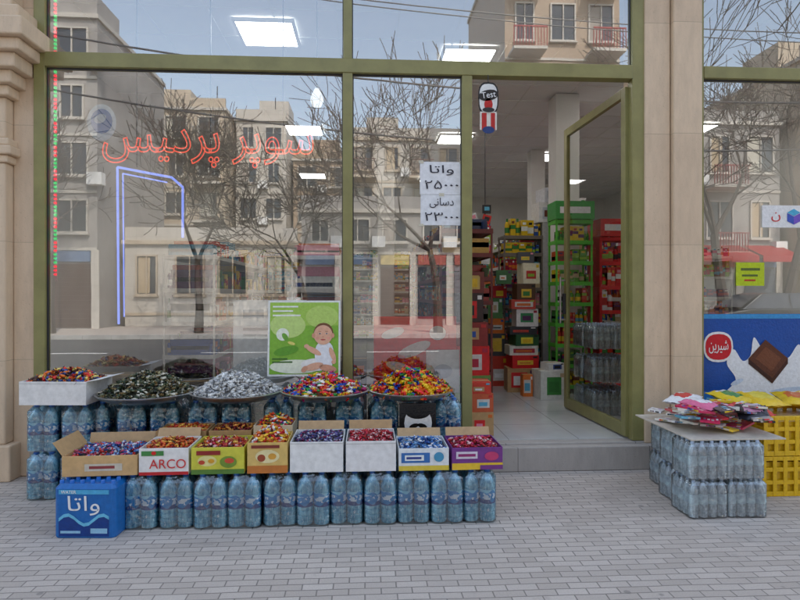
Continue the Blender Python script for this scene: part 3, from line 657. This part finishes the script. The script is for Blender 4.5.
carton(.532,.865,-1.14,-.82,zt,.14,S(120,55,135),RDP+[S(210,60,120)],N=260,size=.016,prints=(('r',0,1,.0,.30,S(235,195,50)),('r',.08,.5,.5,.82,S(225,215,230)),('e',.78,.14,.6,.2,S(200,60,110)),('r',.55,1,.0,.2,S(120,55,130)),('r',.12,.46,.6,.72,S(150,40,110))),flaps=(('B',30),))
carton(-1.42,-1.08,-.80,-.56,zt+.06,.13,KR,ORD,N=150,inner=KR)
carton(-1.07,-.78,-.80,-.56,zt+.06,.13,KR,[S(150,30,30),S(100,30,30),S(220,150,60)],N=150)
carton(-.77,-.50,-.80,-.56,zt+.08,.14,S(225,205,170),ORD+MC,N=150,mound=.05)
boxstack('flat_cartons',[(-1.25,-.68,zt,.33,.24,.058,0,KR,KR),(-.92,-.68,zt,.30,.24,.058,0,KR,KR),(-.635,-.68,zt,.27,.24,.078,0,KR,KR),(-1.25,-.68,.002,.33,.24,.33,0,KR,KR),(-.92,-.68,.002,.30,.24,.33,0,KR,KR),(-.635,-.68,.002,.27,.24,.33,0,KR,KR)])
carton(-2.42,-1.94,-.60,-.24,.672,.165,S(236,234,230),[S(240,130,45),S(60,90,160),S(230,60,50),S(245,220,120),S(90,60,50)],size=.024,N=300,mound=.06,inner=WC,prints=(('r',.0,1,.9,.925,S(205,205,205)),),rz=-4,flaps=(('R',80),))
b=MB(); b.box(.235,.50,-.62,-.60,.34,.66,M_gloss,S(30,30,32)); b.ell(.37,.52,.10,.12,-.6215,M_gloss,S(240,238,235)); b.ell(.34,.50,.035,.016,-.623,M_gloss,S(20,20,20),rot=.3); b.ell(.40,.50,.035,.016,-.623,M_gloss,S(20,20,20),rot=-.3); b.ell(.37,.60,.09,.05,-.6225,M_gloss,S(20,20,20)); b.ell(.37,.455,.02,.008,-.6225,M_gloss,S(200,70,90))
b.build('face_advert_board')
# ============================================================ right hand goods
b=MB(); b.box(2.10,2.74,-1.14,-.36,.498,.506,M_col,S(215,205,190)); b.build('cardboard_sheet')
b=MB()
cols=[S(245,245,245),S(225,50,60),S(245,205,50),S(50,90,170),S(240,150,175),S(40,40,45),S(235,230,215),S(210,40,90),S(110,180,205),S(170,130,200),S(240,235,225),S(200,190,185)]
for i in range(46):
    x=U(2.14,2.72); y=U(-1.05,-.42); z=.512+.0034*i; w=U(.08,.14); l=U(.10,.18); c=random.choice(cols)
    M=Matrix.Translation((x,y,z))@Euler((math.radians(U(-9,9)),math.radians(U(-9,9)),math.radians(U(-70,70)))).to_matrix().to_4x4()
    b.box(-w/2,w/2,-l/2,l/2,0,.014,M_gloss,c,M)
    for q in range(4):
        a0=U(-.42,.1); b0=-.42+.21*q; b.box(w*a0,w*(a0+U(.2,.35)),l*b0,l*(b0+U(.07,.17)),.014,.0152,M_gloss,random.choice(cols),M)
        b.box(w*a0,w*(a0+.3),-l/2-.001,-l/2,.002,.012,M_gloss,random.choice(cols),M)
b.build('packaged_sweets_pile',bevel=.003)
def bag(name,x,y,z,w,h,rz,tilt,c,c2):
    b=MB(); nx,nz=10,12; vs=[]
    for side in (-1,1):
        for i in range(nx+1):
            for j in range(nz+1):
                u=i/nx*2-1;v=j/nz*2-1
                th=.035*(1-u**4)*(1-v**4)+.006*math.sin(7*u+5*v+x*9)*math.cos(6*v-3*u)
                vs.append((u*w/2*(1-.06*(1-abs(v))),side*th,(v+1)/2*h))
    o=(nx+1)*(nz+1)
    for s_ in (0,1):
        for i in range(nx):
            for j in range(nz):
                f=(s_*o+i*(nz+1)+j,s_*o+(i+1)*(nz+1)+j,s_*o+(i+1)*(nz+1)+j+1,s_*o+i*(nz+1)+j+1)
                cc=c2 if ((i-4.5)/3.2)**2+((j-5.5)/3)**2<1 else c
                if j==9 and 2<=i<=7: cc=S(240,240,235)
                b.f.append(f if s_==0 else f[::-1]); b.m.append(b.mi(M_gloss)); b.c.append(cc)
    b.v=vs
    return b.build(name,None,(x,y,z),(math.radians(tilt),0,math.radians(rz)),smooth=True)
bag('snack_bag',2.62,-1.02,.60,.20,.25,-25,-76,S(50,50,60),S(210,150,180)); bag('snack_bag',2.78,-.92,.60,.2,.25,25,-78,S(225,70,60),S(245,220,90)); bag('snack_bag',2.40,-.95,.66,.18,.24,30,-84,S(235,120,160),S(245,245,245)); bag('snack_bag',2.26,-.66,.65,.2,.26,-50,-84,S(240,240,240),S(220,60,60))
bag('snack_bag',3.02,-.66,.62,.28,.30,5,-80,S(240,200,30),S(245,222,80)); bag('snack_bag',3.28,-.62,.62,.26,.30,-15,-82,S(240,200,30),S(225,120,40)); bag('snack_bag',2.84,-.62,.63,.24,.28,20,-80,S(238,205,40),S(90,150,70)); bag('snack_bag',3.5,-.66,.62,.26,.3,12,-80,S(240,200,30),S(220,60,40))
def crate(x0,x1,y0,y1,z,h,c):
    b=MB(); t=.015
    for zz in (0,h*.3,h*.62,h-.03):
        hh=.035 if zz in (0,) else .03
        b.box(x0,x1,y0,y0+t,z+zz,z+zz+hh,M_gloss,c); b.box(x0,x1,y1-t,y1,z+zz,z+zz+hh,M_gloss,c); b.box(x0,x0+t,y0+t,y1-t,z+zz,z+zz+hh,M_gloss,c); b.box(x1-t,x1,y0+t,y1-t,z+zz,z+zz+hh,M_gloss,c)
    n=7
    for i in range(n+1):
        x=x0+(x1-x0-.03)*i/n
        for yy in (y0-.003,y1-.006): b.box(x,x+.03,yy,yy+.009,z+.002,z+h-.002,M_gloss,c)
    for i in range(1,5):
        y=y0+(y1-y0-.03)*i/5
        for xx in (x0-.003,x1-.006): b.box(xx,xx+.009,y,y+.03,z+.002,z+h-.002,M_gloss,c)
    b.box(x0+t,x1-t,y0+t,y1-t,z+.004,z+.012,M_gloss,c)
    b.box(x0+.02,x1-.02,y0+.02,y1-.02,z+.013,z+h*.85,M_gloss,tuple(k*.8 for k in c))
    return b.build('yellow_crate',bevel=.003)
YE=S(238,192,30)
crate(2.82,3.40,-.80,-.36,.001,.285,YE); crate(2.83,3.41,-.80,-.36,.29,.285,YE); crate(3.45,4.0,-.80,-.36,.001,.285,YE); crate(3.45,4.0,-.80,-.36,.29,.285,YE)

# ============================================================ opposite side of the street
def apartment(name,x0,x1,yf,dep,h,floors,cols,wall,trim,ground=True,balc=None,par=.6,roofunit=True,awn=None):
    e=empty(name); b=MB(); b.box(x0,x1,yf-dep,yf,0,h,wall); b.box(x0-.1,x1+.1,yf-dep,yf+.15,h,h+.18,trim); b.box(x0,x1,yf-.2,yf,h+.18,h+.18+par,wall)
    gh=3.4 if ground else .6
    fh=(h-gh)/floors; cw=(x1-x0)/cols
    for f in range(floors):
        z=gh+f*fh
        b.box(x0,x1,yf,yf+.06,z-.12,z,trim)
        for c in range(cols):
            cx=x0+(c+.5)*cw; ww=min(1.7,cw*.6)*(1 if (c+f)%3 else .7); z0=z+fh*.28; z1=z+fh*.82
            b.box(cx-ww/2,cx+ww/2,yf,yf+.015,z0,z1,M_winglass)
            if R()<.5: b.box(cx-ww/2+.03,cx-ww/2+ww*U(.3,.9),yf+.016,yf+.02,z0+.03,z1-.03,M_col,random.choice((S(200,195,180),S(160,150,140),S(190,170,140))))
            for q in ((cx-ww/2-.07,cx-ww/2,z0-.07,z1+.07),(cx+ww/2,cx+ww/2+.07,z0-.07,z1+.07),(cx-.025,cx+.025,z0,z1),(cx-ww/2,cx+ww/2,z1,z1+.07),(cx-ww/2,cx+ww/2,z0-.07,z0)):
                b.box(q[0],q[1],yf,yf+.09,q[2],q[3],trim)
            b.box(cx-ww/2-.12,cx+ww/2+.12,yf,yf+.18,z0-.15,z0-.07,trim)
            if balc and (c%2==0):
                b.box(cx-cw*.42,cx+cw*.42,yf,yf+1.1,z-.02,z+.12,trim)
                for xx in [cx-cw*.42+i*.14 for i in range(int(cw*.84/.14)+1)]: b.box(xx,xx+.03,yf+1.04,yf+1.08,z+.12,z+1.0,M_col,balc)
                b.box(cx-cw*.42,cx+cw*.42,yf+1.03,yf+1.09,z+1.0,z+1.06,M_col,balc)
            elif R()<.4: b.box(cx+ww/2+.15,cx+ww/2+.75,yf,yf+.4,z+.2,z+.7,M_white)
    if ground:
        for c in range(cols):
            cx=x0+(c+.5)*cw; ww=cw*.38; t=random.choice(('s','g','s','d'))
            if t=='g': b.box(cx-ww,cx+ww,yf,yf+.02,.3,2.7,M_winglass)
            else:
                cc=random.choice((S(120,125,130),S(90,70,60),S(90,100,110),S(150,150,145)))
                for i in range(14): b.box(cx-ww,cx+ww,yf,yf+.03+.02*(i%2),.05+i*.19,.05+(i+1)*.19-.01,M_col,cc)
            b.box(cx-ww,cx+ww,yf,yf+.10,2.8,3.25,M_col,random.choice((S(170,90,80),S(110,130,160),S(220,220,215),S(200,195,180),S(200,180,120))))
            b.box(cx+ww+.03,cx+cw/2+.1,yf,yf+.08,0,3.3,trim)
            if awn: b.poly([(cx-ww*1.2,yf+.12,3.9),(cx+ww*1.2,yf+.12,3.9),(cx+ww*1.2,yf+1.6,3.3),(cx-ww*1.2,yf+1.6,3.3)],M_col,awn); b.box(cx-ww*1.2,cx+ww*1.2,yf+1.6,yf+1.63,3.0,3.3,M_col,awn)
    if roofunit: b.box(x0+1,x0+3,yf-dep*.6,yf-dep*.3,h+.1,h+2.2,wall); b.cyl((x1-1,yf-2,h),(x1-1,yf-2,h+2.2),.03,.03,6,M_dark)
    b.build('walls_and_windows',e); return e
M_w1=stone_mat('stone_cladding_a',(.54,.45,.34),(.49,.40,.30),.8,.4); M_w2=stone_mat('brick_cladding_b',(.44,.33,.23),(.40,.29,.2),.25,.08,.8); M_w3=pmat('render_c',(.50,.45,.39),.8,0,.2,.8); M_w4=stone_mat('stone_cladding_d',(.58,.54,.48),(.53,.49,.43),.9,.45); M_w5=pmat('grey_render',(.34,.32,.30),.8,0,.2,.8)
apartment('apartment_building',-15.4,-11.3,-20.2,8,13,4,2,M_w5,M_w4,balc=S(90,90,90))
apartment('apartment_building',-40,-27,-23,10,12,3,5,M_w1,M_w4)
apartment('apartment_building',-26.5,-15.6,-24,10,9.5,2,4,M_w3,M_w4)
apartment('low_shop_building',-10.9,-3.2,-22,4.5,3.7,1,4,M_w4,M_w1,ground=False,roofunit=False)
apartment('apartment_building',-14.5,-8.6,-31,9,12.6,4,3,M_w1,M_w4,balc=S(140,140,140))
apartment('apartment_building',-8.4,-5.2,-33,9,12.6,4,2,M_w4,M_w4)
apartment('apartment_building',-5.0,-1.2,-35,9,10.5,3,2,M_w2,M_w4)
apartment('low_shop_building',-3.0,5.6,-22,5,5.2,1,5,M_w5,M_w4,roofunit=False)
apartment('apartment_building',-1.0,5.6,-29,9,10.4,3,4,M_w4,M_w1,balc=S(130,100,90))
apartment('apartment_building',6.6,12.2,-22.5,10,19,5,3,M_w2,M_w4,balc=S(170,45,45))
apartment('apartment_building',12.5,21,-23.5,10,10,2,4,M_w5,M_w4,balc=S(150,45,45),awn=S(165,25,30))
apartment('apartment_building',21.4,30,-22.5,10,13,3,4,M_w1,M_w4,balc=S(170,45,45))
apartment('apartment_building',30.5,48,-23,10,12,3,6,M_w4,M_w1)
def tree(name,x,y,h,seed,top=5):
    random.seed(seed); b=MB()
    def br(p,d,L,r,dep):
        segs=3
        for i in range(segs):
            q=p+d*(L/segs); r2=max(r*(1-.18),.013)
            b.cyl(p,q,r,r2,6 if r>.04 else 3,M_bark,cap=False); p=q; r=r2
            d=(d+Vector((U(-.18,.18),U(-.18,.18),U(-.04,.12)))).normalized()
            if (0<dep<top and i>0) or (dep==top and i==2):
                a=d.orthogonal().normalized(); a.rotate(Matrix.Rotation(U(0,6.28),3,d)); nd=(d*.75+a*U(.5,.9)).normalized()
                br(p,nd,L*U(.6,.85),r*.62,dep-1)
        if dep>0:
            for k in range(2):
                a=d.orthogonal().normalized(); a.rotate(Matrix.Rotation(U(0,6.28),3,d)); nd=(d*.85+a*U(.3,.6)+Vector((0,0,.1))).normalized()
                br(p,nd,L*U(.68,.88),r*.78,dep-1)
    br(Vector((0,0,0)),Vector((U(-.05,.05),U(-.05,.05),1)).normalized(),h*.33,h*.022,top)
    b.build(name,None,(x,y,0))
tree('bare_tree',-11.6,-17.2,8.2,1); tree('bare_tree',-6.2,-17.0,8.0,2); tree('bare_tree',2.7,-16.9,9.5,3); tree('bare_tree',13.8,-16.8,11.5,4); tree('bare_tree',16.6,-17.2,11,5); tree('bare_tree',-17,-17.3,8,6); tree('bare_tree',-2.2,-17.4,6.6,8)
random.seed(99)
def car(name,x,y,rz,c,sz=1.0):
    e=empty(name,(x,y,-.15)); e.rotation_euler=(0,0,math.radians(rz)); e.scale=(sz,sz,sz)
    P=pmat(name+'_paint',c,.22,0,.04,3); b=MB()
    def loft(sec,mat):
        n=len(sec); vs=[(a,-w,z) for a,z,w in sec]+[(a,w,z) for a,z,w in sec]
        fs=[tuple(range(n-1,-1,-1)),tuple(range(n,2*n))]+[(i,(i+1)%n,n+(i+1)%n,n+i) for i in range(n)]
        b.add(vs,fs,mat)
    loft([(-2.1,.35,.80),(-2.12,.62,.80),(-2.0,.88,.78),(-1.2,.95,.80),(.95,.95,.80),(1.9,.80,.76),(2.1,.62,.78),(2.12,.35,.80),(1.7,.25,.8),(-1.7,.25,.8)],P)
    loft([(-1.55,.94,.74),(-1.05,1.36,.60),(-.8,1.42,.58),(.25,1.42,.58),(.5,1.38,.60),(1.15,.94,.74)],P)
    for s_ in (-1,1):
        def q(pts): b.poly([(a,s_*w,z) for a,z,w in pts],M_winglass)
        q([(-1.25,.98,.745),(-.95,1.32,.635),(-.35,1.36,.622),(-.35,.98,.745)]); q([(-.28,.98,.745),(-.28,1.36,.622),(.4,1.33,.632),(.95,.98,.745)])
        for wx in (-1.3,1.3):
            b.cyl((wx,s_*.64,.31),(wx,s_*.83,.31),.31,.31,20,M_dark); b.cyl((wx,s_*.83,.31),(wx,s_*.84,.31),.19,.17,12,M_steel)
        b.box(2.0,2.13,s_*.55-.15,s_*.55+.15,.58,.72,M_white); b.box(-2.14,-2.05,s_*.6-.12,s_*.6+.12,.6,.75,M_col,S(170,20,20))
    b.poly([(1.14,-.66,1.0),(1.14,.66,1.0),(.59,.53,1.37),(.59,-.53,1.37)],M_winglass); b.poly([(-1.54,-.66,.99),(-1.14,-.53,1.34),(-1.14,.53,1.34),(-1.54,.66,.99)],M_winglass)
    b.build('body',e,bevel=.03)
car('parked_car',13.8,-14.6,180,(.03,.035,.04),1.15); car('parked_car',19.2,-14.8,180,(.5,.5,.5)); car('parked_car',-21,-15,0,(.3,.03,.03))
pl=[(-17,-6.9,10.5),(13,-6.9,7.2)]
for x,y,h in pl:
    b=MB(); b.cyl((0,0,-.15),(0,0,h),.13,.08,10,M_kerb); b.box(-.04,.04,-.8,.8,h-.4,h-.3,M_dark)
    for yy in (-.7,-.25,.25,.7): b.cyl((0,yy,h-.3),(0,yy,h-.15),.03,.03,8,M_white)
    b.build('utility_pole',None,(x,y,0))
b=MB()
for k,(yy,dz) in enumerate(((-.7,0),(.25,-.15),(.0,-1.4),(.05,-2.3))):
    prev=None
    for i in range(41):
        t=i/40; p=Vector((pl[0][0]+30*t,-6.9+yy,pl[0][2]-.15+dz+(pl[1][2]-pl[0][2])*t-1.1*4*t*(1-t)*(.8+.2*k)))
        if prev is not None: b.cyl(prev,p,.012 if k<2 else .02,.012 if k<2 else .02,5,M_dark,cap=False)
        prev=p
b.build('power_lines')

# ============================================================ light, sky, camera
el=math.radians(47); az=math.radians(24)
w=bpy.data.worlds.new('World'); scene.world=w; w.use_nodes=True; nt=w.node_tree; nt.nodes.clear()
sky=nt.nodes.new('ShaderNodeTexSky'); sky.sky_type='NISHITA'; sky.sun_disc=False; sky.sun_elevation=el; sky.sun_rotation=az; sky.air_density=1.4; sky.dust_density=1.6; sky.altitude=0
hs=nt.nodes.new('ShaderNodeHueSaturation'); hs.inputs['Saturation'].default_value=.74; hs.inputs['Value'].default_value=2.8
bg=nt.nodes.new('ShaderNodeBackground'); bg.inputs[1].default_value=.15
ow=nt.nodes.new('ShaderNodeOutputWorld'); nt.links.new(sky.outputs[0],hs.inputs['Color']); nt.links.new(hs.outputs[0],bg.inputs[0]); nt.links.new(bg.outputs[0],ow.inputs[0])
sun=bpy.data.lights.new('sun','SUN'); sun.energy=5; sun.angle=math.radians(.5); sun.color=(1,.92,.80)
so=bpy.data.objects.new('sun',sun); scene.collection.objects.link(so)
sd=Vector((math.sin(az)*math.cos(el),math.cos(az)*math.cos(el),math.sin(el)))
so.rotation_euler=(-sd).to_track_quat('-Z','Y').to_euler(); so.location=(0,0,30)
cam=bpy.data.cameras.new('camera'); cam.lens=26; cam.sensor_width=36; cam.clip_end=1500; cam.shift_y=-.0075
co=bpy.data.objects.new('camera',cam); scene.collection.objects.link(co)
co.location=(0,-4.77,1.45); co.rotation_euler=(math.radians(90),0,math.radians(-3.3)); scene.camera=co
scene.view_settings.view_transform='Standard'; scene.view_settings.look='None'; scene.view_settings.exposure=0
